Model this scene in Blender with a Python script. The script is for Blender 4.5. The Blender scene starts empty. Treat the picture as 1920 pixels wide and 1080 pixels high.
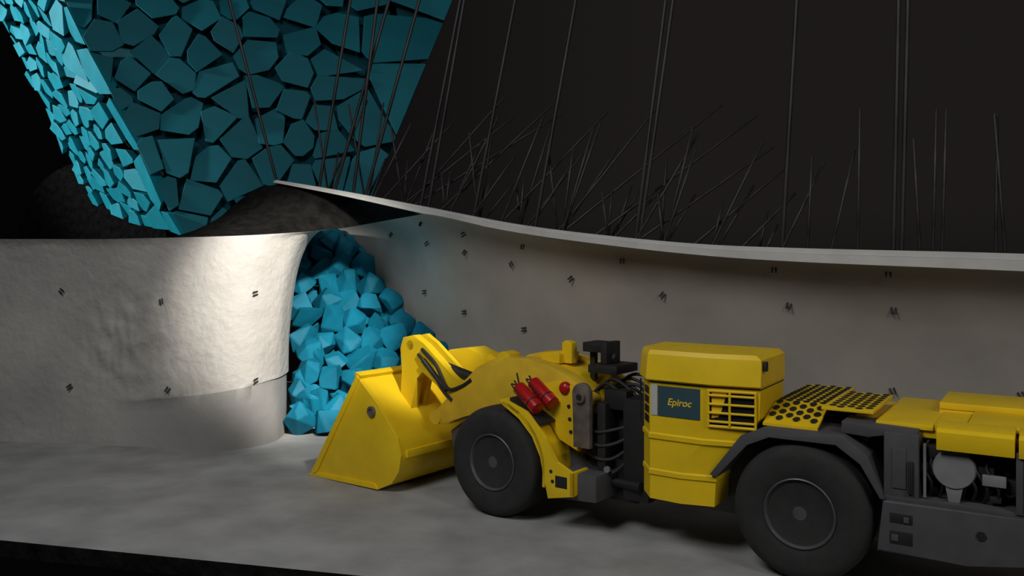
import bpy, bmesh, math, random
from mathutils import Vector, Matrix, noise
from mathutils.bvhtree import BVHTree
random.seed(7)
scene = bpy.context.scene
col = scene.collection
scene.view_settings.view_transform = 'Standard'
scene.view_settings.look = 'None'

# ------------------------------------------------------------ materials
def mat(name, c, rough=0.5, metal=0.0, var=0.0, vscale=3.0, bump=0.0, bscale=20.0, spec=0.5, detail=6):
    m = bpy.data.materials.new(name); m.use_nodes = True
    nt = m.node_tree; b = nt.nodes['Principled BSDF']
    b.inputs['Roughness'].default_value = rough
    b.inputs['Metallic'].default_value = metal
    b.inputs['Specular IOR Level'].default_value = spec
    b.inputs['Base Color'].default_value = (*c, 1)
    tc = nt.nodes.new('ShaderNodeTexCoord')
    if var > 0:
        n = nt.nodes.new('ShaderNodeTexNoise'); n.inputs['Scale'].default_value = vscale
        n.inputs['Detail'].default_value = detail
        nt.links.new(tc.outputs['Object'], n.inputs['Vector'])
        r = nt.nodes.new('ShaderNodeValToRGB')
        r.color_ramp.elements[0].position = 0.3; r.color_ramp.elements[1].position = 0.7
        r.color_ramp.elements[0].color = (*[x*(1-var) for x in c], 1)
        r.color_ramp.elements[1].color = (*[min(1, x*(1+var)) for x in c], 1)
        nt.links.new(n.outputs['Fac'], r.inputs['Fac'])
        nt.links.new(r.outputs['Color'], b.inputs['Base Color'])
    if bump > 0:
        n2 = nt.nodes.new('ShaderNodeTexNoise'); n2.inputs['Scale'].default_value = bscale
        n2.inputs['Detail'].default_value = 4
        nt.links.new(tc.outputs['Object'], n2.inputs['Vector'])
        bp = nt.nodes.new('ShaderNodeBump'); bp.inputs['Strength'].default_value = bump
        bp.inputs['Distance'].default_value = 0.05
        nt.links.new(n2.outputs['Fac'], bp.inputs['Height'])
        nt.links.new(bp.outputs['Normal'], b.inputs['Normal'])
    return m

M_floor = mat('floor_concrete', (0.31, 0.31, 0.305), 0.8, var=0.22, vscale=0.9, bump=0.25, bscale=4, detail=9)
M_wall = mat('shotcrete', (0.38, 0.345, 0.30), 0.75, var=0.16, vscale=0.5, bump=0.25, bscale=2.2)
M_wall_l = mat('shotcrete_pale', (0.40, 0.385, 0.36), 0.7, var=0.14, vscale=0.7, bump=0.7, bscale=5)
M_low = mat('concrete_painted_shade', (0.23, 0.225, 0.215), 0.8, var=0.12, vscale=0.8, bump=0.3, bscale=5)
# shade below the spotlight edge painted into the base colour, fading along X
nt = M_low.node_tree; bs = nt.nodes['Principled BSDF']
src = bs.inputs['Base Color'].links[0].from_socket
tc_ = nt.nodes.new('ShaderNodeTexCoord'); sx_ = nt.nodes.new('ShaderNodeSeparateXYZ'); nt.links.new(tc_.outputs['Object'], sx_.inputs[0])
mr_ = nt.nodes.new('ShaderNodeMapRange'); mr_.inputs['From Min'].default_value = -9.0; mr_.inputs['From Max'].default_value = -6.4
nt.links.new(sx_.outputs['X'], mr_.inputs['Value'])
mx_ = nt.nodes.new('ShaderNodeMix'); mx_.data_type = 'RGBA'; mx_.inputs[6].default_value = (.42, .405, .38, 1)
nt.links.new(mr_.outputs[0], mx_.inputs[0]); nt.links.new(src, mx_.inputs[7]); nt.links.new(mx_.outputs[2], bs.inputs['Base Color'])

M_band = mat('cut_concrete', (0.52, 0.52, 0.50), 0.7, var=0.08, vscale=2, bump=0.1, bscale=15)
M_dark = mat('dark_rock', (0.009, 0.0085, 0.008), 0.95, var=0.5, vscale=4, bump=1.0, bscale=6, spec=.05)
M_teal = mat('teal_rock', (0.003, 0.135, 0.215), 0.6, var=0.25, vscale=1.2, bump=0.05, bscale=8, spec=0.2)
M_teal_b = mat('teal_rock_lit', (0.008, 0.28, 0.36), 0.5, var=0.18, vscale=1.2, bump=0.05, bscale=8, spec=0.3)  # flank copy of the teal, brightness of the left light put into the colour
M_teal2 = mat('teal_rock_dark', (0.004, 0.17, 0.22), 0.6, var=0.18, vscale=0.4, spec=0.25)
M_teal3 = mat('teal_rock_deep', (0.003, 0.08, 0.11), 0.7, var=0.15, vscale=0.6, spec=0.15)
M_yel = mat('yellow_paint', (0.85, 0.575, 0.012), 0.42, var=0.06, vscale=2.5, bump=0.03, bscale=10, spec=0.4)
M_yel2 = mat('ochre_paint', (0.74, 0.48, 0.03), 0.5, var=0.12, vscale=3, spec=0.35)
M_blk = mat('black_rubber', (0.014, 0.014, 0.014), 0.6, var=0.2, vscale=5)
M_tyre = mat('tyre_rubber', (0.030, 0.029, 0.028), 0.8, var=0.12, vscale=6, bump=0.1, bscale=30, spec=.3)
M_rim = mat('rim_steel', (0.085, 0.085, 0.09), 0.45, metal=0.1, var=0.15, vscale=8)
M_gry = mat('grey_steel', (0.075, 0.075, 0.08), 0.5, var=0.12, vscale=4)
M_gry2 = mat('pale_grey_steel', (0.24, 0.24, 0.24), 0.45, metal=0.1, var=0.1, vscale=5)
M_brn = mat('worn_steel', (0.17, 0.145, 0.12), 0.5, metal=0.3, var=0.3, vscale=6)
M_red = mat('red_enamel', (0.42, 0.010, 0.012), 0.3, var=0.05)
M_bolt = mat('bolt_steel', (0.030, 0.027, 0.026), 0.5, metal=0.1, var=0.8, vscale=5, spec=.45)
M_chr = mat('chrome', (0.6, 0.6, 0.6), 0.2, metal=1.0)
M_plate = mat('slate_blue_enamel', (0.04, 0.085, 0.10), 0.35, var=0.05)
M_glass = mat('dark_glass', (0.015, 0.016, 0.018), 0.12)
M_logo = mat('logo_yellow', (0.85, 0.6, 0.05), 0.5, var=0.02)
M_white = mat('white_enamel', (0.5, 0.5, 0.48), 0.5, var=0.02)

# ------------------------------------------------------------ helpers
def link(o, parent=None, label=None, cat=None, group=None, kind=None):
    col.objects.link(o)
    if parent: o.parent = parent
    if label: o['label'] = label
    if cat: o['category'] = cat
    if group: o['group'] = group
    if kind: o['kind'] = kind
    return o

def shade(me, ang=32):
    for p in me.polygons: p.use_smooth = True
    me.set_sharp_from_angle(angle=math.radians(ang))

class P:
    def __init__(s): s.bm = bmesh.new()
    def _fin(s, faces, bev, mi):
        for f in faces: f.material_index = mi
        if bev > 0:
            es = list({e for f in faces for e in f.edges})
            r = bmesh.ops.bevel(s.bm, geom=es, offset=bev, segments=2, affect='EDGES', profile=0.6, clamp_overlap=True)
            for f in r['faces']: f.material_index = mi
    def box(s, x0, x1, y0, y1, z0, z1, bev=0.012, mi=0):
        s.prism([(x0, z0), (x1, z0), (x1, z1), (x0, z1)], y0, y1, bev, mi)
    def prism(s, pts, y0, y1, bev=0.012, mi=0):
        a = [s.bm.verts.new((x, y0, z)) for x, z in pts]
        b = [s.bm.verts.new((x, y1, z)) for x, z in pts]
        n = len(pts); fs = [s.bm.faces.new(a), s.bm.faces.new(b[::-1])]
        for i in range(n):
            fs.append(s.bm.faces.new([a[i], b[i], b[(i+1) % n], a[(i+1) % n]]))
        s._fin(fs, bev, mi)
    def rings(s, rings, bev=0.0, mi=0, cap=True):
        vs = [[s.bm.verts.new(p) for p in r] for r in rings]
        fs = []
        n = len(rings[0])
        for k in range(len(vs)-1):
            for i in range(n):
                fs.append(s.bm.faces.new([vs[k][i], vs[k][(i+1) % n], vs[k+1][(i+1) % n], vs[k+1][i]]))
        if cap:
            fs.append(s.bm.faces.new(vs[0][::-1])); fs.append(s.bm.faces.new(vs[-1]))
        s._fin(fs, bev, mi)
    def tube(s, p0, p1, r, seg=16, mi=0, r2=None, bev=0):
        p0 = Vector(p0); p1 = Vector(p1); d = p1-p0
        q = d.to_track_quat('Z', 'Y').to_matrix()
        r2 = r if r2 is None else r2
        R = []
        for p, rr in ((p0, r), (p1, r2)):
            R.append([p + q @ Vector((rr*math.cos(2*math.pi*i/seg), rr*math.sin(2*math.pi*i/seg), 0)) for i in range(seg)])
        s.rings(R, bev, mi)
    def hose(s, pts, r, mi=0, seg=8, sub=6):
        pts = [Vector(p) for p in pts]
        P_ = []
        ext = [pts[0]] + pts + [pts[-1]]
        for i in range(len(pts)-1):
            a, b, c, d = ext[i:i+4]
            for k in range(sub):
                t = k/sub
                P_.append(0.5*((2*b)+(c-a)*t+(2*a-5*b+4*c-d)*t*t+(3*b-a-3*c+d)*t**3))
        P_.append(pts[-1])
        R = []
        for i, p in enumerate(P_):
            d = (P_[min(i+1, len(P_)-1)]-P_[max(i-1, 0)]).normalized()
            q = d.to_track_quat('Z', 'Y').to_matrix()
            R.append([p + q @ Vector((r*math.cos(2*math.pi*j/seg), r*math.sin(2*math.pi*j/seg), 0)) for j in range(seg)])
        s.rings(R, 0, mi)
    def lathe(s, prof, c, sgn=1, seg=48, mi=0):
        c = Vector(c); R = []
        for r, y in prof:
            R.append([c + Vector((r*math.cos(2*math.pi*i/seg), sgn*y, r*math.sin(2*math.pi*i/seg))) for i in range(seg)])
        s.rings(R, 0, mi, cap=True)
    def done(s, name, mats, parent=None, xf=None, ang=32, **kw):
        bmesh.ops.recalc_face_normals(s.bm, faces=s.bm.faces)
        if xf is not None: s.bm.transform(xf)
        me = bpy.data.meshes.new(name); s.bm.to_mesh(me); s.bm.free()
        if not isinstance(mats, (list, tuple)): mats = [mats]
        for m in mats: me.materials.append(m)
        shade(me, ang)
        return link(bpy.data.objects.new(name, me), parent, **kw)

def cr(a, b, c, d, t):
    return tuple(0.5*((2*q)+(r-p)*t+(2*p-5*q+4*r-s)*t*t+(3*q-p-3*r+s)*t**3) for p, q, r, s in zip(a, b, c, d))
def resample(st, sub):
    e = [st[0]]+st+[st[-1]]; out = []
    for i in range(len(st)-1):
        for k in range(sub): out.append(cr(e[i], e[i+1], e[i+2], e[i+3], k/sub))
    out.append(tuple(st[-1])); return out

# ------------------------------------------------------------ tunnel shell
def wall(name, stations, mats, label, sub=8, hem=False, amp=0.03):
    S = resample(stations, sub)
    verts = []; faces = []; mi = []
    nl = 40 if hem else 24
    for i, s in enumerate(S):
        bx, by, tx, ty, tz, pw = s[:6]
        h, rec = (s[6], max(0, s[7])) if hem else (0, 0)
        nrm = Vector((tx-bx, ty-by)); 
        if nrm.length < 1e-4: nrm = Vector((0, -1))
        nrm.normalize()
        zs = []
        if hem:
            zs += [(h*k/4, -rec) for k in range(5)]
            zs += [(h+0.015, 0.0)]
            zs += [(h+0.015+(tz-h-0.015)*k/nl, 0.0) for k in range(1, nl+1)]
        else:
            zs = [(tz*k/(nl+4), 0.0) for k in range(nl+5)]
        for z, off in zs:
            w = min(1, z/tz)
            u = 1-(1-w**pw)**(1/pw)
            x = bx+(tx-bx)*u+nrm.x*off; y = by+(ty-by)*u+nrm.y*off
            nn = noise.noise(Vector((x*0.7, y*0.7, z*0.7)))*amp
            # rough hand-sprayed patch on the pillar face
            if hem:
                m = max(0, 1-((x+8.3)/1.7)**2)*max(0, 1-((z-2.4)/1.6)**2)
                nn += m*(noise.noise(Vector((x*2.6, y*2.6, z*2.6)))*.10+noise.noise(Vector((x*6.0, y*6.0, z*6.0)))*.07)
            if z < tz*0.97: x += nrm.x*nn; y += nrm.y*nn
            verts.append((x, y, z))
        L = len(zs)
    for i in range(len(S)-1):
        for k in range(L-1):
            faces.append((i*L+k, (i+1)*L+k, (i+1)*L+k+1, i*L+k+1))
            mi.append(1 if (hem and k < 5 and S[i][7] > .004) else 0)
    me = bpy.data.meshes.new(name); me.from_pydata(verts, [], faces)
    for m in mats: me.materials.append(m)
    for p, q in zip(me.polygons, mi): p.material_index = q
    shade(me, 50)
    o = link(bpy.data.objects.new(name, me), kind='structure', label=label, cat='wall')
    return o, BVHTree.FromPolygons([Vector(v) for v in verts], faces)

left_st = [(-20, 19.9, -20, 19.5, 4.66, 2.2, .95, 0), (-15, 19.8, -15, 19.4, 4.66, 2.2, .95, 0), (-11.8, 19.66, -11.7, 19.25, 4.66, 2.2, .95, 0),
           (-10.3, 19.5, -10.2, 19.05, 4.655, 2.2, .96, 0), (-9.3, 19.3, -9.15, 18.85, 4.65, 2.2, .98, 0), (-8.6, 19.15, -8.45, 18.75, 4.66, 2.2, 1.0, .01),
           (-6.95, 18.75, -6.7, 18.75, 4.70, 2.6, 1.2, .04), (-6.05, 18.85, -5.6, 19.2, 4.76, 3.0, 1.33, .05),
           (-5.55, 19.4, -4.75, 19.9, 4.85, 3.3, 1.42, .05), (-5.4, 20.1, -4.16, 20.5, 4.95, 3.3, 1.45, .05), (-5.65, 21.5, -4.3, 21.8, 5.05, 3.2, 1.45, .05),
           (-7, 25, -5.8, 25, 5.2, 3, 1.45, .05), (-9, 28.5, -8, 28.5, 5.2, 3, 1.45, .05)]
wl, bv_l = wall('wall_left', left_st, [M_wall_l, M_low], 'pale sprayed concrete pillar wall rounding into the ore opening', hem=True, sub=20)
back_st = [(15.6, 12.6, 15.1, 11.0, 3.75, 2.2), (12.2, 13.9, 11.8, 12.4, 3.85, 2.2), (8.6, 15.2, 8.2, 13.7, 4.03, 2.2), (5.5, 16.5, 5.06, 15.0, 4.17, 2.2), (3.9, 17.4, 3.4, 16.0, 4.30, 2.2),
           (2.1, 18.4, 1.49, 17.0, 4.54, 2.2), (.7, 19.5, -.11, 18.2, 4.81, 2.2), (-1.0, 21.2, -2.1, 19.7, 5.26, 2.2),
           (-2.7, 23.3, -3.6, 22.4, 5.25, 2.2), (-4.8, 26, -5.4, 25.6, 5.25, 2.2), (-6.6, 29, -7.2, 28.8, 5.25, 2.2)]
wb, bv_b = wall('wall_back', back_st, [M_wall], 'smooth warm grey sprayed concrete tunnel wall curving into ore opening')

# cut concrete edge along the roof
band = [(15.1, 11.0, 3.75, .31), (11.8, 12.4, 3.85, .30), (8.2, 13.7, 4.03, .29), (5.06, 15, 4.17, .25), (3.4, 16, 4.30, .215), (1.49, 17, 4.54, .19), (-.11, 18.2, 4.81, .18),
        (-2.1, 19.7, 5.26, .17), (-4.1, 20.5, 5.72, .12), (-5.84, 21.0, 6.07, .08)]
B = resample(band, 6)
p = P(); R1 = []; R2 = []
for x, y, z, h in B:
    d = Vector((.35, .94))
    R1.append([(x, y, z), (x-d.x*.05, y-d.y*.05, z+.01), (x-d.x*.05, y-d.y*.05, z+h*.62), (x+d.x*.3, y+d.y*.3, z+h*.62), (x+d.x*.3, y+d.y*.3, z)])
    R2.append([(x+d.x*.02, y+d.y*.02, z+h*.63), (x+d.x*.02, y+d.y*.02, z+h), (x+d.x*.34, y+d.y*.34, z+h), (x+d.x*.34, y+d.y*.34, z+h*.63)])
p.rings(R1); p.rings(R2)
p.done('trim_1', M_band, kind='structure', label='pale cut concrete edge band of the tunnel roof', cat='trim')

def band_at(x):
    for a, b in zip(B[:-1], B[1:]):
        if b[0] <= x <= a[0]:
            t = (x-a[0])/(b[0]-a[0])
            return a[1]+(b[1]-a[1])*t, a[2]+(b[2]-a[2])*t
    return (B[-1][1], B[-1][2]) if x < B[-1][0] else (B[0][1], B[0][2])

# dark brow roof above the ore opening
A = [(-7.6, 19.0, 4.66), (-6.7, 18.85, 4.70), (-5.6, 19.3, 4.76), (-4.75, 20.0, 4.85), (-4.16, 20.6, 4.94), (-3.9, 21.4, 5.03), (-3.3, 21.6, 5.15), (-2.1, 19.75, 5.24)]
C = [(-7.9, 22.0, 4.7), (-7.45, 21.8, 5.25), (-6.9, 21.5, 5.65), (-6.3, 21.2, 5.95), (-5.6, 21.0, 6.03), (-4.6, 20.7, 5.85), (-3.6, 20.4, 5.62), (-2.1, 19.8, 5.3)]
A2 = resample(A, 5); C2 = resample(C, 5)
vs = []; fs = []; K = 8
for a, c in zip(A2, C2):
    for k in range(K+1):
        t = k/K
        v = Vector(a).lerp(Vector(c), t)
        v.z += 0.12*math.sin(math.pi*t)*min(1, (v.x+2.1)*-0.5)
        v += Vector((1, 1, 1))*noise.noise(v*2.0)*0.10*math.sin(math.pi*t)
        vs.append(v)
for i in range(len(A2)-1):
    for k in range(K):
        fs.append((i*(K+1)+k, (i+1)*(K+1)+k, (i+1)*(K+1)+k+1, i*(K+1)+k+1))
me = bpy.data.meshes.new('ceiling'); me.from_pydata(vs, [], fs); me.materials.append(M_dark); shade(me, 60)
link(bpy.data.objects.new('ceiling', me), kind='structure', label='dark rough rock brow above the ore opening', cat='ceiling')

# floor
p = P()
fl = [(-20, 15.93), (-7.7, 12.86), (-2, 11.43), (8, 8.93), (15.6, 7.03), (15.6, 13.2), (12.2, 14.4), (8.6, 15.7), (3.9, 17.9), (.7, 20), (-1, 21.7), (-4.8, 29), (-10, 29), (-20, 29)]
bmv = [p.bm.verts.new((x, y, 0)) for x, y in fl]; bml = [p.bm.verts.new((x, y, -.25)) for x, y in fl]
p.bm.faces.new(bmv); p.bm.faces.new(bml[::-1])
for i in range(len(fl)):
    f = p.bm.faces.new([bmv[i], bml[i], bml[(i+1) % len(fl)], bmv[(i+1) % len(fl)]]); f.material_index = 1
p.done('floor', [M_floor, M_dark], kind='structure', label='mottled grey concrete tunnel floor with cut edge', cat='floor')

# bolt ends on the walls
def stub_mesh():
    p = P()
    p.tube((-.034, 0, .06), (-.022, -.04, -.06), .017, 8); p.tube((.034, 0, .06), (.046, -.04, -.06), .017, 8)
    bmesh.ops.recalc_face_normals(p.bm, faces=p.bm.faces)
    me = bpy.data.meshes.new('bolt_end'); p.bm.to_mesh(me); p.bm.free(); me.materials.append(M_blk); return me
sm = stub_mesh()
studs = [(8.9, 3.26, .1), (6.84, 3.31, .1), (6.5, 4.0, 0), (5.2, 3.35, .3), (4.8, 4.06, 0), (3.05, 3.5, .7), (2.24, 4.2, 0), (1.28, 3.8, .9), (.25, 4.5, .2), (0, 4.1, -.7), (-1.1, 4.37, .5), (-1.1, 4.8, 1.2),
         (-2.1, 4.6, 1.1), (-2.2, 5.08, 0), (-2.26, 3.34, 1.5), (-1.15, 2.9, 1.5), (.3, 2.6, 1.5), (7.0, 1.8, -.2), (8.9, 1.85, -.3), (-3.2, 4.85, .8),
         (-10.2, 3.48, -1.0), (-7.75, 3.27, -.3), (-5.75, 3.45, 1.5), (-10.06, 1.3, 1.0), (-7.6, 1.32, .5), (-5.75, 1.5, 1.5)]
for i, (x, z, tl) in enumerate(studs):
    bv = bv_l if i >= 20 else bv_b
    h = bv.ray_cast(Vector((x, 5, z)), Vector((0, 1, 0)))
    if h[0] is None: continue
    n = h[1]; n = n if n.y < 0 else -n
    o = bpy.data.objects.new('bolt_end', sm)
    o.matrix_world = Matrix.Translation(h[0]+n*0.025) @ Matrix.Rotation(math.atan2(n.x, -n.y), 4, 'Z') @ Matrix.Rotation(tl, 4, 'Y')
    link(o, label='pair of short black bolt ends on the concrete wall', cat='bolt end', group='bolt ends on the walls')

# rock bolts rising from the roof
def rod_mesh(r):
    p = P(); p.tube((0, 0, 0), (0, 0, 1), r, 8)
    bmesh.ops.recalc_face_normals(p.bm, faces=p.bm.faces)
    me = bpy.data.meshes.new('rock_bolt'); p.bm.to_mesh(me); p.bm.free(); me.materials.append(M_bolt)
    for q in me.polygons: q.use_smooth = True
    return me
RL, RS = rod_mesh(.040), rod_mesh(.026)
def rod(x, back, sx, sy, dz, me, lab):
    y, z = band_at(x); y += back
    a = Vector((x, y, z+.02)); d = Vector((sx*dz, sy*dz, dz))
    o = bpy.data.objects.new('rock_bolt', me)
    o.matrix_world = Matrix.Translation(a) @ d.to_track_quat('Z', 'Y').to_matrix().to_4x4() @ Matrix.Diagonal((1, 1, d.length, 1))
    link(o, label=lab, cat='rock bolt', group='rock bolts above the tunnel roof')
for x, sx in [(-5.9, -.27), (-4.8, .16), (-4.4, .28), (-3.6, .27), (-2.2, .19), (-2.0, .17), (-.9, .19), (.46, .18), (2.43, .13), (2.5, .145), (4.9, .07), (6.6, .035), (6.72, .04), (-3.9, .12)]:
    rod(x, .45, sx, .03, 8.0, RL, 'long thin dark steel cable bolt rising from tunnel roof')
for x, sx, dz in [(6.07, .03, 2.75), (7.17, .04, 2.7), (7.3, .045, 2.7), (8.2, -.06, 2.6), (8.05, .03, 2.6), (7.0, -.04, 2.2), (5.3, .06, 1.9)]:
    rod(x, .45, sx, .03, dz, RS, 'short thin dark steel rock bolt above tunnel roof')
for x, sx, dz in [(-2.7, 1.25, 2.2), (-2.5, 1.6, 2.3), (-1.8, 1.05, 2.6), (-1.5, .5, 2.4), (-.35, .95, 2.6), (-.3, .4, 2.5), (.85, .8, 2.8), (.9, 1.25, 2.8), (1.0, .3, 2.3), (1.5, 1.35, 2.6),
                  (2.3, 1.45, 2.0), (2.35, .6, 2.3), (2.9, .35, 2.0), (3.3, 1.2, 1.7), (3.7, .5, 2.2), (4.1, 1.0, 1.2), (4.8, .5, 1.8), (5.6, .25, 2.0), (-3.2, .9, 2.1), (-3.4, .5, 1.9), (.3, .65, 1.6), (1.9, 1.0, 1.3), (-1.0, .7, 1.5)]:
    rod(x, .35, sx, .05, dz, RS, 'slanting thin dark steel rock bolt above tunnel roof')
xx = -4.6
while xx < 5.2:
    k = max(0.25, 1-(xx+2)*0.06)
    for s_ in (-.12, .12, .40, .85):
        j = random.uniform(-.06, .06)
        dz = random.uniform(2.3, 2.8) if xx < 3.2 else random.uniform(1.0, 1.8)
        if s_ > .6 and xx < -3.4: continue
        if xx > 3.2 and s_ < 0.3: continue
        rod(xx+j, .5+random.random()*.5, (s_+j)*k, .05, dz*random.choice([1, .8, .45]), RS, 'short thin dark steel rock bolt above tunnel roof')
    xx += random.uniform(.8, 1.05)

# ------------------------------------------------------------ ore funnel (fractured blocks)
def clip(poly, px, py, nx, ny):
    out = []
    for i in range(len(poly)):
        a = poly[i]; b = poly[(i+1) % len(poly)]
        da = (a[0]-px)*nx+(a[1]-py)*ny; db = (b[0]-px)*nx+(b[1]-py)*ny
        if da <= 0: out.append(a)
        if (da < 0 < db) or (db < 0 < da):
            t = da/(da-db); out.append((a[0]+(b[0]-a[0])*t, a[1]+(b[1]-a[1])*t))
    return out
def inside(poly, x, y):
    s = None
    for i in range(len(poly)):
        a = poly[i]; b = poly[(i+1) % len(poly)]
        c = (b[0]-a[0])*(y-a[1])-(b[1]-a[1])*(x-a[0])
        if s is None: s = c > 0
        elif (c > 0) != s: return False
    return True
def voronoi(poly, n, mindf, gap=.05, rough=1.0):
    xs = [q[0] for q in poly]; ys = [q[1] for q in poly]; seeds = []; tries = 0
    while len(seeds) < n and tries < 30000:
        tries += 1
        x = random.uniform(min(xs), max(xs)); y = random.uniform(min(ys), max(ys))
        if not inside(poly, x, y): continue
        m = mindf(x, y)
        if all(((x-a)**2+(y-b)**2) > m*m for a, b in seeds): seeds.append((x, y))
    cells = []
    for i, (x, y) in enumerate(seeds):
        c = list(poly)
        for j, (a, b) in enumerate(seeds):
            if i == j: continue
            dx, dy = a-x, b-y; L = math.hypot(dx, dy)
            if L > 6: continue
            g = gap*random.uniform(-.3, 2.2)
            an = random.uniform(-.28, .28)*rough
            ddx = dx*math.cos(an)-dy*math.sin(an); ddy = dx*math.sin(an)+dy*math.cos(an)
            c = clip(c, (x+a)/2-dx/L*g, (y+b)/2-dy/L*g, ddx, ddy)
            if len(c) < 3: break
        if len(c) < 3: continue
        if len(c) > 3 and random.random() < .6:
            k = random.randrange(len(c)); vx, vy = c[k][0]-x, c[k][1]-y
            an = random.uniform(-.5, .5); nx = vx*math.cos(an)-vy*math.sin(an); ny = vx*math.sin(an)+vy*math.cos(an)
            c = clip(c, x+vx*.75, y+vy*.75, nx, ny)
        d = []
        for q in c:
            if not d or math.hypot(q[0]-d[-1][0], q[1]-d[-1][1]) > .12: d.append(q)
        if len(d) > 3 and math.hypot(d[0][0]-d[-1][0], d[0][1]-d[-1][1]) < .12: d.pop()
        if len(d) >= 3: cells.append(d)
    return cells
def block(cell, to3, nrm, depth, mt, lab, grp, jit=.12, base=0, tilt=.12, bev=.035):
    cx = sum(q[0] for q in cell)/len(cell); cy = sum(q[1] for q in cell)/len(cell)
    off = base+random.uniform(-jit, jit*.6); tx, ty = random.uniform(-tilt, tilt), random.uniform(-tilt, tilt)
    bm = bmesh.new(); f = []; b = []
    c0 = to3(cx, cy)
    for x, y in cell:
        o = off+tx*(x-cx)+ty*(y-cy)
        w = to3(x, y)
        f.append(bm.verts.new(w+nrm*o-c0))
        w2 = to3(cx+(x-cx)*.7, cy+(y-cy)*.7)
        b.append(bm.verts.new(w2+nrm*(base-depth)-c0))
    bm.faces.new(f); bm.faces.new(b[::-1]); n = len(f)
    for i in range(n): bm.faces.new([f[i], b[i], b[(i+1) % n], f[(i+1) % n]])
    bmesh.ops.recalc_face_normals(bm, faces=bm.faces)
    fe = [e for e in bm.edges if e.verts[0] in f or e.verts[1] in f]
    bmesh.ops.bevel(bm, geom=fe, offset=bev, segments=2, affect='EDGES', profile=.5, clamp_overlap=True)
    me = bpy.data.meshes.new('ore_block'); bm.to_mesh(me); bm.free(); me.materials.append(mt); shade(me, 12)
    o = bpy.data.objects.new('ore_block', me); o.location = c0
    link(o, label=lab, cat='rock', group=grp)

def xe(z): return -10.85-0.5*(z-4.96)
def rf(x, z): return Vector((x, 28+0.2*(x-xe(z)), z))
nr = (rf(1, 5)-rf(0, 5)).cross(rf(0, 6)-rf(0, 5)).normalized()
if nr.y > 0: nr = -nr
poly_r = [(-10.85, 4.9), (-5.3, 4.9), (-4.77, 6.47), (-1.6, 14.8), (-15.75, 14.8)]
for c in voronoi(poly_r, 90, lambda x, y: .90 if x < -6.2 else 1.7, gap=.035):
    block(c, rf, nr, .45, M_teal2, 'angular dark teal ore block packed in the funnel face', 'ore blocks in the funnel face', tilt=.10, bev=.025)
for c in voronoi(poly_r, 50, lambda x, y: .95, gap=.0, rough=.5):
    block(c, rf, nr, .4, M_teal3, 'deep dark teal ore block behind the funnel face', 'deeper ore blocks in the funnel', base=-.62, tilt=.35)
def lf(d, z): return Vector((xe(z)-.72*d, 28+.69*d, z))
nl_ = (lf(1, 5)-lf(0, 5)).cross(lf(0, 6)-lf(0, 5)).normalized()
if nl_.y > 0: nl_ = -nl_
poly_l = [(0, 4.9), (2.8, 5.3), (6.2, 6.3), (6.2, 14.8), (0, 14.8)]
for c in voronoi(poly_l, 115, lambda x, y: .52 if x > 1.7 else 1.3, gap=.045):
    block(c, lf, nl_, .4, M_teal_b, 'teal ore block on the funnel flank, lit tone painted in', 'ore blocks on the funnel flank', jit=.14, tilt=.2, bev=.02)
for q in ([(rf(x, z)-nr*1.25) for x, z in [(-10.6, 5.3), (-5.4, 5.3), (-5.0, 6.6), (-1.9, 14.7), (-15.2, 14.7)]],
          [(lf(x, z)-nl_*.8) for x, z in [(.8, 5.4), (2.7, 5.7), (6.0, 6.7), (6.0, 14.7), (.8, 14.7)]]):
    p = P(); p.bm.faces.new([p.bm.verts.new(v) for v in q])
    p.done('ore_core', M_dark, label='dark rock core behind the packed teal blocks', cat='rock mass', kind='stuff')
p = P(); R = []
for yy in (34.5, 41):
    R.append([(-17+3.2*math.cos(a), yy, 2+6.1*max(0, math.sin(a))**.6) for a in [math.pi*i/20 for i in range(21)]])
p.rings(R)
p.done('rock_mass', M_dark, label='dark rough rock crown of a neighbouring tunnel', cat='rock mass')

# ------------------------------------------------------------ ore pile
def rockmesh(seed):
    rnd = random.Random(seed); bm = bmesh.new()
    for i in range(13):
        v = Vector((rnd.gauss(0, 1), rnd.gauss(0, 1), rnd.gauss(0, 1))).normalized()
        v = Vector((v.x*.50, v.y*.44, v.z*.42))*rnd.uniform(.9, 1.08)
        bm.verts.new(v)
    bmesh.ops.convex_hull(bm, input=bm.verts)
    bmesh.ops.delete(bm, geom=[v for v in bm.verts if not v.link_faces], context='VERTS')
    bmesh.ops.dissolve_limit(bm, angle_limit=math.radians(24), verts=bm.verts, edges=bm.edges)
    bmesh.ops.bevel(bm, geom=bm.edges[:], offset=.018, segments=2, affect='EDGES', clamp_overlap=True)
    bmesh.ops.recalc_face_normals(bm, faces=bm.faces)
    me = bpy.data.meshes.new('ore_rock'); bm.to_mesh(me); bm.free(); me.materials.append(M_teal); shade(me, 20); return me
RM = [rockmesh(i+3) for i in range(14)]
def interp(tab, y):
    if y <= tab[0][0]: return tab[0][1]
    for (a, b), (c, d) in zip(tab[:-1], tab[1:]):
        if a <= y <= c: return b+(d-b)*(y-a)/(c-a)
    return tab[-1][1]
XL = [(20.1, -5.4), (21.5, -5.55), (25, -6.8), (28.5, -8.8)]
XR = [(20, -.2), (21.2, -1.1), (23.3, -2.8), (26, -4.9), (28, -6)]
def addrock(x, y, z, s):
    o = bpy.data.objects.new('ore_rock', random.choice(RM))
    o.location = (x, y, z); o.scale = (s, s, s)
    o.rotation_euler = (random.uniform(0, 6), random.uniform(0, 6), random.uniform(0, 6))
    link(o, label='angular teal blue ore rock in the spilled pile', cat='rock', group='ore rocks in the pile')
yy = 20.45; row = 0
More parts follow.
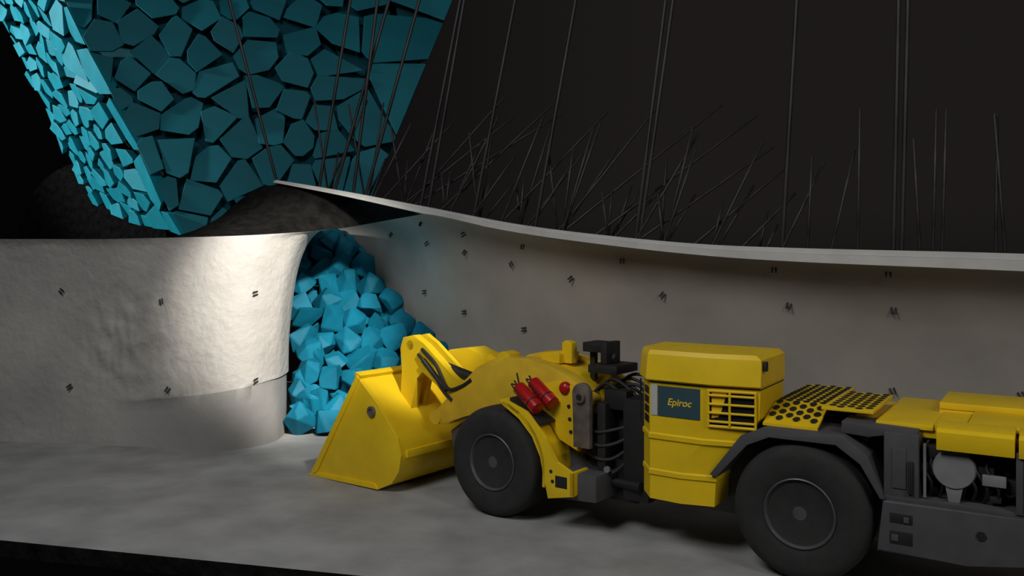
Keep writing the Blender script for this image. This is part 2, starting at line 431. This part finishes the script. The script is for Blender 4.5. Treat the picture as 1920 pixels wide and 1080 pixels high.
while yy < 26.4:
    a = interp(XL, yy)+(.42 if yy > 21.5 else .36); b = interp(XR, yy)-.15
    if row == 0: b = -3.2
    x = a + (.2 if row % 2 else 0)
    while x < b:
        zt = max(.34, (yy-20.45)*.95+.2)+random.uniform(-.06, .16)
        if row == 0: zt = .34
        zt = min(zt, 4.7)
        addrock(x+random.uniform(-.07, .07), yy+random.uniform(-.08, .08), zt, random.uniform(.78, 1.08))
        if zt > .9: addrock(x+.2, yy+.32, zt-.55, 1.02)
        x += random.uniform(.57, .68)
    yy += .48; row += 1
for x, y, z, s in [(-5.15, 20.85, .36, .8), (-5.22, 21.15, .85, .85), (-5.12, 21.45, 1.35, .9), (-5.2, 21.9, 1.85, .9), (-4.75, 20.9, .75, .85)]:
    addrock(x, y, z, s)

# ------------------------------------------------------------ loader
ROOT = Matrix.Translation((4.47, 12.28, 0)) @ Matrix.Rotation(math.radians(147), 4, 'Z')
FRONT = Matrix.Translation((.45, 15.01, 0)) @ Matrix.Rotation(math.radians(142.5), 4, 'Z')
XF = ROOT.inverted() @ FRONT
L = bpy.data.objects.new('mining_loader', None); L.matrix_world = ROOT
link(L, label='yellow underground mining loader with bucket, cab and dark tyres', cat='loader')

def wheel(x, sgn, xf=None):
    c = (x, sgn*1.0, .9)
    p = P()
    prof = [(.43, -.26), (.50, -.29), (.60, -.31), (.74, -.31), (.83, -.29), (.875, -.24), (.895, -.17), (.9, -.06), (.885, -.05), (.885, -.02), (.9, -.01),
            (.9, .01), (.885, .02), (.885, .05), (.9, .06), (.895, .17), (.875, .24), (.83, .29), (.74, .31), (.60, .31), (.50, .29), (.43, .26)]
    p.lathe(prof, c, sgn, 64)
    w = p.done('wheel', M_tyre, L, xf, 40, label='dark rubber tyre with grey steel rim')
    p = P()
    prof = [(.44, -.2), (.455, .255), (.465, .295), (.45, .305), (.43, .28), (.41, .20), (.35, .19), (.34, .22), (.32, .22), (.30, .13), (.22, .12), (.21, .22), (.19, .235), (.10, .235), (.09, .26), (.0001, .262)]
    p.lathe(prof, c, sgn, 48)
    for k in range(12):
        a = 2*math.pi*k/12
        q = (c[0]+.26*math.cos(a), c[1]+sgn*.12, c[2]+.26*math.sin(a))
        p.tube(q, (q[0], q[1]+sgn*.035, q[2]), .022, 6)
    for k in range(6):
        a = 2*math.pi*k/6
        q = (c[0]+.15*math.cos(a), c[1]+sgn*.23, c[2]+.15*math.sin(a))
        p.tube(q, (q[0], q[1]+sgn*.02, q[2]), .018, 6)
    p.done('rim', M_rim, w, xf, 30, label='grey steel rim with hub bolts')
wheel(0, 1); wheel(0, -1); wheel(0, 1, XF); wheel(0, -1, XF)

# bucket
p = P()
OUT = [(3.18, 2.04), (2.62, 1.56), (2.12, 1.02), (2.04, .72), (2.10, .42), (2.28, .18), (2.61, .03), (4.45, .0)]
INN = [(4.45, .05), (2.66, .09), (2.35, .23), (2.17, .45), (2.11, .72), (2.18, .98), (2.67, 1.50), (3.22, 1.98)]
p.prism(OUT+INN, -1.28, 1.28, 0)
for y0, y1 in ((1.27, 1.33), (-1.33, -1.27)):
    p.prism(OUT[:], y0, y1, .01)
for y0, y1 in ((1.325, 1.36), (-1.36, -1.325)):
    p.prism([(3.18, 2.06), (3.10, 2.0), (4.30, .1), (4.5, .0), (4.47, .06)], y0, y1, .006)
    p.prism([(2.61, .03), (4.45, 0), (4.3, .09), (2.7, .13)], y0, y1, .006)
p.prism([(3.14, 1.98), (3.26, 2.02), (3.22, 2.12), (3.08, 2.06)], -1.34, 1.34, .01)
p.prism([(2.0, .66), (2.05, .66), (2.05, .80), (2.0, .80)], -1.2, 1.2, .006)
bk = p.done('bucket', M_yel, L, XF, 30, label='yellow steel bucket resting on the floor')
p = P(); p.lathe([(.055, 0), (.055, .07), (.10, .07), (.10, 0)], (2.78, 1.30, 1.43)); p.tube((2.78, 1.30, 1.43), (2.78, 1.345, 1.43), .055)
p.done('pin_boss', M_brn, bk, XF, label='dark round pin boss')
p = P(); p.prism([(4.3, -.0), (4.55, .0), (4.55, .02), (4.3, .055)], -1.37, 1.37, .003)
p.done('cutting_edge', M_yel2, bk, XF, label='ochre cutting edge lip')

def arm(yc, nm):
    p = P()
    top = [(-1.45, 2.12), (-1.1, 2.33), (-.7, 2.48), (-.25, 2.56), (.2, 2.55), (.55, 2.47), (.85, 2.32), (1.1, 2.08), (1.4, 1.78), (1.8, 1.5)]
    bot = [(1.9, 1.2), (1.5, 1.25), (1.2, 1.4), (.75, 1.55), (.2, 1.70), (-.4, 1.75), (-1.45, 1.7)]
    p.prism(top+bot, yc-.16, yc+.16, .04)
    p.tube((-1.38, yc-.18, 1.97), (-1.38, yc+.18, 1.97), .14, 20)
    p.tube((1.8, yc-.18, 1.34), (1.8, yc+.18, 1.34), .13, 20)
    return p.done(nm, M_yel2, L, XF, 30, label='curved ochre lift arm')
arm(.52, 'lift_arm'); arm(-.62, 'lift_arm')
p = P()
p.prism([(-1.3, 1.9), (-1.0, 2.32), (-.3, 2.5), (.2, 2.46), (.6, 2.2), (.8, 1.8), (.5, 1.55), (-1.3, 1.55)], -.5, .4, .04)
p.prism([(-.55, 2.45), (-.75, 2.45), (-.75, 2.8), (-.62, 2.84), (-.55, 2.8)], -.12, .05, .01)
p.prism([(-.2, 2.48), (-.6, 2.45), (-.6, 2.62), (-.5, 2.66), (-.2, 2.6)], -.42, .2, .02)
p.prism([(.15, 2.45), (.4, 2.4), (.42, 2.58), (.3, 2.64), (.15, 2.6)], .3, .62, .02)
p.done('boom_housing', M_yel, L, XF, 30)

def lever(yc, ds=0, dz=0, w=.05):
    p = P()
    pts = [(2.78, 2.52), (2.70, 2.74), (2.42, 2.80), (2.18, 2.66), (1.35, 2.02), (1.05, 1.92), (.98, 1.76), (1.1, 1.62), (1.5, 1.70), (2.2, 2.14), (2.35, 2.0), (2.5, 1.35), (2.78, 1.6), (2.72, 2.1)]
    p.prism([(a+ds, b+dz) for a, b in pts], yc-w, yc+w, .012)
    p.tube((2.52+ds, yc-.09, 2.6+dz), (2.52+ds, yc+.09, 2.6+dz), .09, 18)
    p.tube((1.15+ds, yc-.12, 1.8+dz), (1.15+ds, yc+.12, 1.8+dz), .12, 18)
    return p.done('tilt_lever', M_yel, L, XF, 30, label='yellow bucket tilt lever plate')
lever(.52, w=.09); lever(.22)
p = P()
p.prism([(2.6, 1.45), (3.1, 1.95), (2.95, 2.3), (2.55, 2.35), (2.35, 2.0)], -.8, -.6, .015)
p.prism([(1.3, 2.0), (1.55, 2.42), (1.85, 2.52), (2.35, 2.45), (2.75, 2.15), (2.4, 1.75), (1.6, 1.6)], -.82, -.3, .03)
p.prism([(1.2, 1.9), (1.25, 2.3), (1.5, 2.42), (1.7, 2.1)], -.95, -.5, .02)
p.done('bucket_bracket', M_yel, L, XF, 30, label='yellow welded bracket behind bucket')
p = P()
p.tube((2.45, .37, 2.55), (1.75, .37, 2.12), .045, 14, mi=1)
p.tube((1.95, .37, 2.24), (.6, .37, 1.95), .10, 16, mi=0)
p.hose([(2.2, .62, 2.55), (1.8, .68, 2.3), (1.5, .7, 1.9), (1.2, .68, 1.95), (.95, .68, 2.1)], .035)
p.hose([(2.3, .62, 2.45), (1.9, .66, 2.15), (1.6, .7, 1.85), (1.4, .7, 1.7)], .03)
p.tube((2.15, .64, 2.35), (1.55, .66, 1.85), .05, 12)
p.done('tilt_cylinder', [M_blk, M_chr], L, XF)

# front frame
p = P()
p.box(-1.6, 1.0, -.62, .62, .5, 1.6, .03)
p.tube((0, -.75, .9), (0, .75, .9), .22, 20)
p.prism([(1.0, .55), (1.5, .6), (1.6, 1.1), (1.0, 1.5)], -.5, .5, .03)
p.prism([(-1.95, .55), (-1.2, .5), (-1.1, .75), (-1.3, .95), (-1.95, .95)], .3, 1.2, .02)
p.done('front_frame', M_gry, L, XF)

# mudguard
p = P()
o = []; ii = []
for k in range(9):
    a = math.radians(100+(192-100)*k/8)
    o.append((1.10*math.cos(a)-.02, .9+1.08*math.sin(a))); ii.append((1.05*math.cos(a)-.02, .9+1.03*math.sin(a)))
p.prism(o+ii[::-1], .62, 1.34, .008)
wp = [(-.28, 1.98), (-.75, 1.82), (-1.12, 1.45), (-1.32, 1.1), (-1.62, .98), (-1.62, .62), (-1.16, .52), (-1.08, .85), (-1.02, 1.15), (-.86, 1.45), (-.6, 1.7), (-.25, 1.88)]
p.prism(wp, 1.28, 1.34, .008)
p.box(-1.6, -1.2, .9, 1.3, .6, .66, .008); p.box(-1.62, -1.56, .9, 1.34, .62, .98, .008)
for s_, z_ in [(-1.22, .95), (-1.25, .8), (-1.45, .85)]:
    p.tube((s_, 1.335, z_), (s_, 1.345, z_), .03, 12, mi=1)
p.box(-1.52, -1.3, 1.335, 1.342, .72, .9, .002, mi=1)
mg = p.done('mudguard', [M_yel, M_blk], L, XF, 30, label='yellow steel mudguard behind the wheel')
p = P()
p.prism([(-1.45, 1.2), (-1.08, 1.35), (-.75, 1.75), (-.5, 2.0), (-.7, 2.2), (-1.1, 2.3), (-1.45, 2.15)], .82, .90, .012)
for k in range(3): p.tube((-1.3+.02*k, .9, 1.5+.2*k), (-1.3+.02*k, .915, 1.5+.2*k), .03, 12, mi=1)
p.done('side_plate', [M_yel, M_blk], L, XF, 30)
p = P()
pts = [(-1.72, 1.3), (-1.42, 1.3), (-1.40, 2.15)] + [(-1.56+.16*math.cos(a), 2.15+.16*math.sin(a)) for a in [math.pi*k/8 for k in range(9)]] + [(-1.72, 2.15)]
p.prism(pts[:3]+pts[3:-1], .92, 1.02, .015)
p.tube((-1.56, 1.0, 2.1), (-1.56, 1.07, 2.1), .095, 20); p.tube((-1.56, 1.06, 2.1), (-1.56, 1.085, 2.1), .045, 16, mi=1)
p.done('hinge_plate', [M_brn, M_blk], L, XF, 30, label='worn brown steel hinge plate with pin')

# fire extinguishers
def ext(dx, dy, dz):
    p = P()
    a = Vector((-.42+dx, 1.10+dy, 2.14+dz)); b = Vector((-.90+dx, 1.24+dy, 1.87+dz)); d = (b-a).normalized()
    p.tube(a, b, .115, 24, bev=.03)
    e = p.done('fire_extinguisher', M_red, L, XF, 40, label='red fire extinguisher strapped on the mudguard')
    p = P(); p.tube(a-d*.07, a, .03, 12); p.tube(a-d*.05, a-d*.12+Vector((0, .02, .05)), .015, 8)
    p.tube(a+d*.40, a+d*.425, .119, 24)
    p.hose([a-d*.06, a-d*.12+Vector((0, .1, 0)), a+d*.1+Vector((0, .15, .02)), a+d*.3+Vector((0, .13, 0))], .012)
    p.done('valve', M_blk, e, XF, 30, label='black valve and strap bands')
ext(0, 0, 0); ext(-.15, -.20, .07)
p = P(); p.prism([(-.36, 2.0), (-1.0, 1.66), (-1.0, 1.62), (-.36, 1.95)], .8, 1.27, .004)
p.tube((-.40, 1.0, 1.97), (-.30, 1.0, 2.36), .014, 8)
p.done('extinguisher_bracket', M_blk, L, XF)
p = P(); p.lathe([(.0001, -.02), (.10, -.02), (.10, .03), (.085, .06), (.05, .08), (.0001, .09)], (-1.18, .88, 2.18))
p.done('warning_light', M_red, L, XF, 40, label='small round red warning light')
# work lamps
p = P()
p.box(-1.42, -1.0, -.35, .1, 2.68, 2.84, .02); p.box(-1.5, -1.38, -.3, .15, 2.5, 2.86, .02); p.box(-1.15, -1.05, -.15, -.05, 2.2, 2.7, .01)
p.box(-1.75, -1.2, -.45, .25, 2.36, 2.5, .02)
p.tube((-1.42, -.1, 2.6), (-1.55, -.1, 2.58), .09, 16)
p.done('work_lamp', M_blk, L, XF)

# articulation joint and hoses
p = P()
p.box(-2.3, -1.5, -.7, .55, .45, 1.1, .03); p.box(-2.5, -1.45, -.5, .45, 1.35, 1.75, .03)
p.tube((-2.0, 0, .4), (-2.0, 0, 2.0), .16, 20)
p.box(-2.6, -2.15, -.9, .75, .55, 2.1, .03); p.box(-1.9, -1.75, .1, .85, .8, 2.0, .02)
p.tube((-1.2, .55, .75), (-2.5, .8, .8), .07, 14)
p.box(-2.2, -1.8, .5, .72, 1.9, 2.2, .02)
for k in range(6):
    yk = -.5+.18*k
    p.hose([(-1.35, yk, 2.1-.05*(k % 3)), (-1.7, yk+.06, 2.3-.05*(k % 4)), (-2.1, yk+.08, 2.2-.1*(k % 3)), (-2.35, yk, 1.8)], .028)
for k in range(4):
    p.hose([(-1.35, .6, 1.7-.2*k), (-1.7, .84, 1.55-.2*k), (-2.0, .8, 1.6-.22*k), (-2.3, .65, 1.7-.15*k)], .028)
p.done('articulation_joint', M_blk, L, XF, 35, label='black centre joint with hydraulic hoses')
p = P()
p.tube((-1.95, .86, 1.0), (-1.95, .90, 1.0), .05, 14)
p.done('hose_coupling', M_gry2, L, XF, 30)

# rear chassis
p = P()
p.box(-3.4, 2.4, -.62, .62, .55, 1.85, .03)
p.tube((0, -.75, .9), (0, .75, .9), .24, 20)
for y0, y1 in ((.5, 1.29), (-1.29, -.5)):
    p.prism([(1.22, 1.25), (.78, 1.84), (.45, 1.99), (-.55, 1.99), (-.85, 1.76), (-1.05, 1.25), (-.98, 1.25), (-.76, 1.66), (-.46, 1.87), (.40, 1.87), (.70, 1.73), (1.12, 1.22)], y0, y1, .01)
p.box(.4, 2.3, -1.25, -.2, .7, 1.9, .03)
p.done('rear_frame', M_gry, L, None, 30, label='dark grey steel chassis with wheel arches')
p = P()
p.box(-1.42, -1.02, .6, 1.22, 1.28, 2.08, .015)
p.prism([(-.85, 1.98), (-.5, 2.0), (-.5, 2.15), (-1.4, 2.12), (-1.4, 2.05), (-1.0, 2.03)], .6, 1.15, .01)
p.box(-2.55, -2.45, .6, 1.24, 1.28, 2.0, .01)
p.box(-3.4, -2.5, -1.25, 1.24, 1.28, 1.98, .02)
p.box(-1.28, -1.12, 1.22, 1.235, 1.4, 1.9, .004)
p.box(-2.6, -1.0, .6, 1.22, 1.24, 1.30, .006)
p.done('engine_bay', M_gry, L, None, 30, label='dark grey engine compartment with hoses')
rnd = random.Random(4)
p = P()
for k in range(26):
    x = rnd.uniform(-2.4, -1.45); z = rnd.uniform(1.32, 1.9); w = rnd.uniform(.04, .14); y = rnd.uniform(.75, 1.12)
    if k % 2: p.box(x-w, x+w, y-.2, y, z-w*.6, z+w*.6, .008)
    else: p.tube((x, y-.2, z), (x, y, z), w*.5, 12)
for k in range(7):
    x = -1.5-.12*k
    p.hose([(x, 1.0, 1.3), (x-.05, 1.12, 1.5), (x+.08, 1.1, 1.75), (x, .95, 1.98)], .018)
p.box(-1.36, -1.3, 1.1, 1.26, 1.35, 1.75, .01)
p.done('engine_parts', M_blk, L, None, 30)
p = P(); p.tube((-1.48, 1.16, 1.32), (-1.48, 1.16, 1.98), .018, 8)
p.done('engine_pipe', M_gry2, L, None, 30)
p = P(); p.box(-2.35, -2.1, 1.1, 1.16, 1.55, 1.68, .01)
p.done('engine_tag', M_gry2, L, None, 30)
p = P(); p.lathe([(.0001, -.2), (.235, -.2), (.24, .0), (.225, .03), (.0001, .035)], (-1.80, 1.14, 1.70))
p.prism([(-1.86, 1.3), (-1.74, 1.3), (-1.70, 1.5), (-1.90, 1.5)], 1.1, 1.15, .006)
p.done('air_filter', M_gry2, L, None, 40, label='round pale grey air filter cover')
p = P()
pl = [(-.95, .6), (-1.02, 1.24), (-2.55, 1.24), (-3.4, 1.24), (-3.4, .82), (-2.55, .70), (-1.95, .60)]
p.prism(pl, -1.28, 1.28, .02)
for z0, z1 in ((.72, .88), (.98, 1.10)):
    p.box(-1.36, -1.1, 1.27, 1.285, z0, z1, .003, mi=1)
p.box(-1.20, -1.12, 1.28, 1.30, .76, .84, .003); p.box(-1.32, -1.26, 1.28, 1.30, 1.0, 1.07, .003)
p.tube((-2.1, 1.28, .98), (-2.1, 1.29, .98), .06, 6, mi=1)
p.done('rear_bumper', [M_gry, M_blk], L, None, 30, label='dark grey slotted steel ballast box')

# decks
def hexes(p, x0, x1, y0, y1, zf, mi=1):
    r = 0; x = x0+.08
    while x < x1-.05:
        y = y0+.09+(.09 if r % 2 else 0)
        while y < y1-.06:
            vs = [p.bm.verts.new((x+.052*math.cos(a), y+.066*math.sin(a), zf(y+.066*math.sin(a))+.013)) for a in [math.pi/3*k for k in range(6)]]
            f = p.bm.faces.new(vs); f.material_index = mi
            y += .18
        x += .115; r += 1
p = P()
def zf(y): return 2.24 if y < .5 else 2.24-(y-.5)*.33
ring = lambda x: [(x, -1.25, 2.21), (x, .5, 2.21), (x, 1.15, 1.99), (x, 1.15, 2.024), (x, .5, 2.24), (x, -1.25, 2.24)]
p.rings([ring(-.2), ring(.52)], 0)
p.box(-.85, -.2, -.6, .95, 2.24, 2.28, .006)
hexes(p, -.2, .52, -1.25, 1.15, zf)
hexes(p, -.85, -.2, -.6, .95, lambda y: 2.275)
o = p.done('perforated_plate', [M_yel, M_blk], L, None, 30, label='yellow perforated walkway plate with hexagonal holes')
p = P()
p.box(-1.55, -.88, -1.2, .95, 2.1, 2.17, .012)
p.box(-1.9, -1.56, -1.2, .92, 2.1, 2.19, .012)
p.box(-3.3, -1.5, -1.2, -.1, 2.22, 2.31, .015)
p.box(-3.3, -1.92, -.08, .9, 2.16, 2.23, .015)
p.prism([(-3.3, 2.0), (-.5, 2.0), (-.5, 2.1), (-3.3, 2.1)], -1.15, .9, .01)
p.box(-3.3, -1.5, -1.18, -.12, 2.1, 2.22, .005)
p.done('engine_deck', M_yel, L, None, 30, label='yellow engine cover panels')
p = P()
for xs in ((-1.62, -2.44), (-2.48, -3.3)):
    p.rings([[(x, .88, 2.02), (x, 1.27, 1.94), (x, 1.28, 2.16), (x, 1.22, 2.2), (x, .88, 2.24)] for x in xs], .008)
p.done('side_panel', M_yel, L, None, 30, label='yellow folded side panel')

# cab
CX = Matrix.Translation((.13, 0, 0))
p = P()
def ringc(z, sr, grow=0.0):
    g = grow; m = (1.97+sr)/2-.15 if sr < .9 else (1.97+sr)/2
    return [(2.24+g, .1, z), (2.24+g, .92, z), (1.99+g*.5, 1.27+g, z), (m, 1.31+g, z), (sr-g, 1.2+g, z), (sr-g, .1, z)]
zsr = [(.78, 1.05, 0), (1.12, 1.03, 0), (1.14, 1.03, .02), (1.2, 1.03, .02), (1.22, 1.03, 0), (1.35, .98, 0), (1.64, .76, 0), (1.66, .75, .025), (1.72, .72, .025), (1.74, .70, 0), (1.84, .60, 0), (2.06, .42, 0), (2.52, .40, 0)]
p.rings([ringc(*q) for q in zsr])
cab = p.done('cab', M_yel, L, CX, 20, label='yellow faceted operator cab')
p = P()
p.rings([ringc(2.49, .46, .05), ringc(2.51, .45, .07), ringc(2.84, .42, .04), ringc(2.87, .42, .035), ringc(2.93, .46, 0)])
p.done('cab_roof', M_yel, cab, CX, 20)
p = P(); p.box(.32, .39, 1.12, 1.2, 2.72, 2.85, .01)
p.done('roof_lamp', M_blk, cab, CX, 30)
p = P()
for zz, sr, g in ((1.13, 1.03, .004), (1.73, .70, .004), (2.47, .40, .006)):
    p.rings([ringc(zz-.007, sr, g), ringc(zz+.007, sr, g)])
p.done('seam', M_blk, cab, CX, 20)
def sidept(s):
    m = (1.97+.41)/2-.15
    if s > m: return 1.27+(1.31-1.27)*(1.99-s)/(1.99-m)
    return 1.31+(1.2-1.31)*(m-s)/(m-.41)
def patch(p, s0, s1, z0, z1, t, mi=0, b=0.0):
    R = [[(s, sidept(s)+b, z0), (s, sidept(s)+b+t, z0), (s, sidept(s)+b+t, z1), (s, sidept(s)+b, z1)] for s in (s0, s1)]
    p.rings(R, 0, mi)
p = P(); patch(p, 1.86, 1.22, 1.99, 2.42, .012)
p.done('sign_plate', M_plate, cab, CX, label='slate blue plate with yellow lettering')
p = P(); patch(p, 1.97, 1.87, 1.99, 2.43, .012)
p.done('plate_edge', M_white, cab, CX, label='pale strip beside the sign plate')
cu = bpy.data.curves.new('t', 'FONT'); cu.body = 'Epiroc'; cu.size = .14; cu.extrude = .003; cu.shear = .2; cu.align_x = 'CENTER'; cu.align_y = 'CENTER'; cu.offset = .002
to = bpy.data.objects.new('t', cu); col.objects.link(to)
dg = bpy.context.evaluated_depsgraph_get()
tm = bpy.data.meshes.new_from_object(to.evaluated_get(dg)); bpy.data.objects.remove(to)
for v in tm.vertices:
    x, y, z = v.co; s = 1.53-x
    v.co = (s+.13, sidept(s)+.016+z, 2.20+y)
tm.materials.clear(); tm.materials.append(M_logo)
link(bpy.data.objects.new('lettering', tm), cab, label='small yellow slanted lettering')
p = P()
patch(p, 1.08, .47, 1.95, 2.41, .006, 0)
gw = p.done('window', M_glass, cab, CX, label='dark cab side window')
p = P()
for z in (2.0, 2.12, 2.24, 2.36):
    p.tube((1.08, sidept(1.08)+.035, z), (.47, sidept(.47)+.035, z), .018, 10)
for s in (1.09, .80, .46):
    p.tube((s, sidept(s)+.03, 1.95), (s, sidept(s)+.03, 2.41), .018, 10)
for z in (1.93, 2.42): p.tube((1.10, sidept(1.10)+.02, z), (.45, sidept(.45)+.02, z), .022, 10)
p.done('window_grille', M_yel, cab, CX, label='yellow bar grille over the window')
p = P()
a = Vector((2.24, .92, 0)); b = Vector((1.99, 1.27, 0)); n = Vector((.81, .58, 0)).normalized()
for z in (1.86, 2.0, 2.14, 2.28):
    q0 = a.lerp(b, .25); q1 = a.lerp(b, .85)
    R = [[q+n*.0+Vector((0, 0, z)), q+n*.012+Vector((0, 0, z)), q+n*.012+Vector((0, 0, z+.10)), q+Vector((0, 0, z+.10))] for q in (q0, q1)]
    p.rings(R)
p.done('vent', M_blk, cab, CX)
p = P(); p.tube((2.28, .95, 1.8), (2.28, .95, 2.45), .015, 8)
p.done('handrail', M_blk, cab, CX)

# ------------------------------------------------------------ lights
def aim(o, t):
    o.rotation_euler = (Vector(t)-o.location).to_track_quat('-Z', 'Y').to_euler()
def spot(loc, t, e, ang, bl, c, size=.3):
    l = bpy.data.lights.new('spot', 'SPOT'); l.energy = e; l.spot_size = math.radians(ang); l.spot_blend = bl; l.color = c; l.shadow_soft_size = size
    o = bpy.data.objects.new('spot_light', l); o.location = loc; aim(o, t); col.objects.link(o); return o
def area(loc, t, e, s, c):
    l = bpy.data.lights.new('area', 'AREA'); l.energy = e; l.size = s; l.color = c
    o = bpy.data.objects.new('area_light', l); o.location = loc; aim(o, t); col.objects.link(o); return o
spot((1.5, 8, 10), (-4.9, 19.8, 3.3), 21000, 23, .6, (1, .94, .86), .3)
spot((2.5, 9, 10), (-2.2, 16.9, 2.6), 5000, 17, .6, (1, .97, .9), .25)
area((-7, 3, 15), (-1, 16, 0), 1300, 6, (.98, .98, 1))
area((8, 2, 9), (4, 14, 1), 300, 4, (1, .97, .93))
spot((-34, 23, 13), (-14.5, 30, 9), 22000, 40, .5, (.9, 1, 1), .5)
spot((2, 12, 17), (-8, 29, 10), 700, 50, .6, (.9, 1, 1), 1)
l = bpy.data.lights.new('teal', 'POINT'); l.energy = 7; l.color = (.1, .7, 1); l.shadow_soft_size = .3
o = bpy.data.objects.new('teal_bounce_fill', l); o.location = (-3.3, 21.0, 3.9); col.objects.link(o)  # added fill standing in for teal bounce on the opening's wall

w = bpy.data.worlds.new('World'); scene.world = w; w.use_nodes = True
nt = w.node_tree; bg = nt.nodes['Background']
tc = nt.nodes.new('ShaderNodeTexCoord'); sp = nt.nodes.new('ShaderNodeSeparateXYZ'); nt.links.new(tc.outputs['Generated'], sp.inputs[0])
r = nt.nodes.new('ShaderNodeMapRange'); r.inputs['From Min'].default_value = -.35; r.inputs['From Max'].default_value = .15
nt.links.new(sp.outputs['X'], r.inputs['Value'])
r2 = nt.nodes.new('ShaderNodeMapRange'); r2.inputs['From Min'].default_value = -.15; r2.inputs['From Max'].default_value = .05
nt.links.new(sp.outputs['Z'], r2.inputs['Value'])
mu = nt.nodes.new('ShaderNodeMath'); mu.operation = 'MULTIPLY'; nt.links.new(r.outputs[0], mu.inputs[0]); nt.links.new(r2.outputs[0], mu.inputs[1])
mx = nt.nodes.new('ShaderNodeMix'); mx.data_type = 'RGBA'; mx.inputs[6].default_value = (.0012, .0011, .0011, 1); mx.inputs[7].default_value = (.0120, .0098, .0098, 1)
nt.links.new(mu.outputs[0], mx.inputs[0]); nt.links.new(mx.outputs[2], bg.inputs['Color'])

cam = bpy.data.cameras.new('Camera'); cam.lens = 30; cam.sensor_width = 36; cam.shift_y = -62/1920
co = bpy.data.objects.new('Camera', cam); co.location = (0, 0, 4.3); co.rotation_euler = (math.radians(90), 0, 0)
col.objects.link(co); scene.camera = co
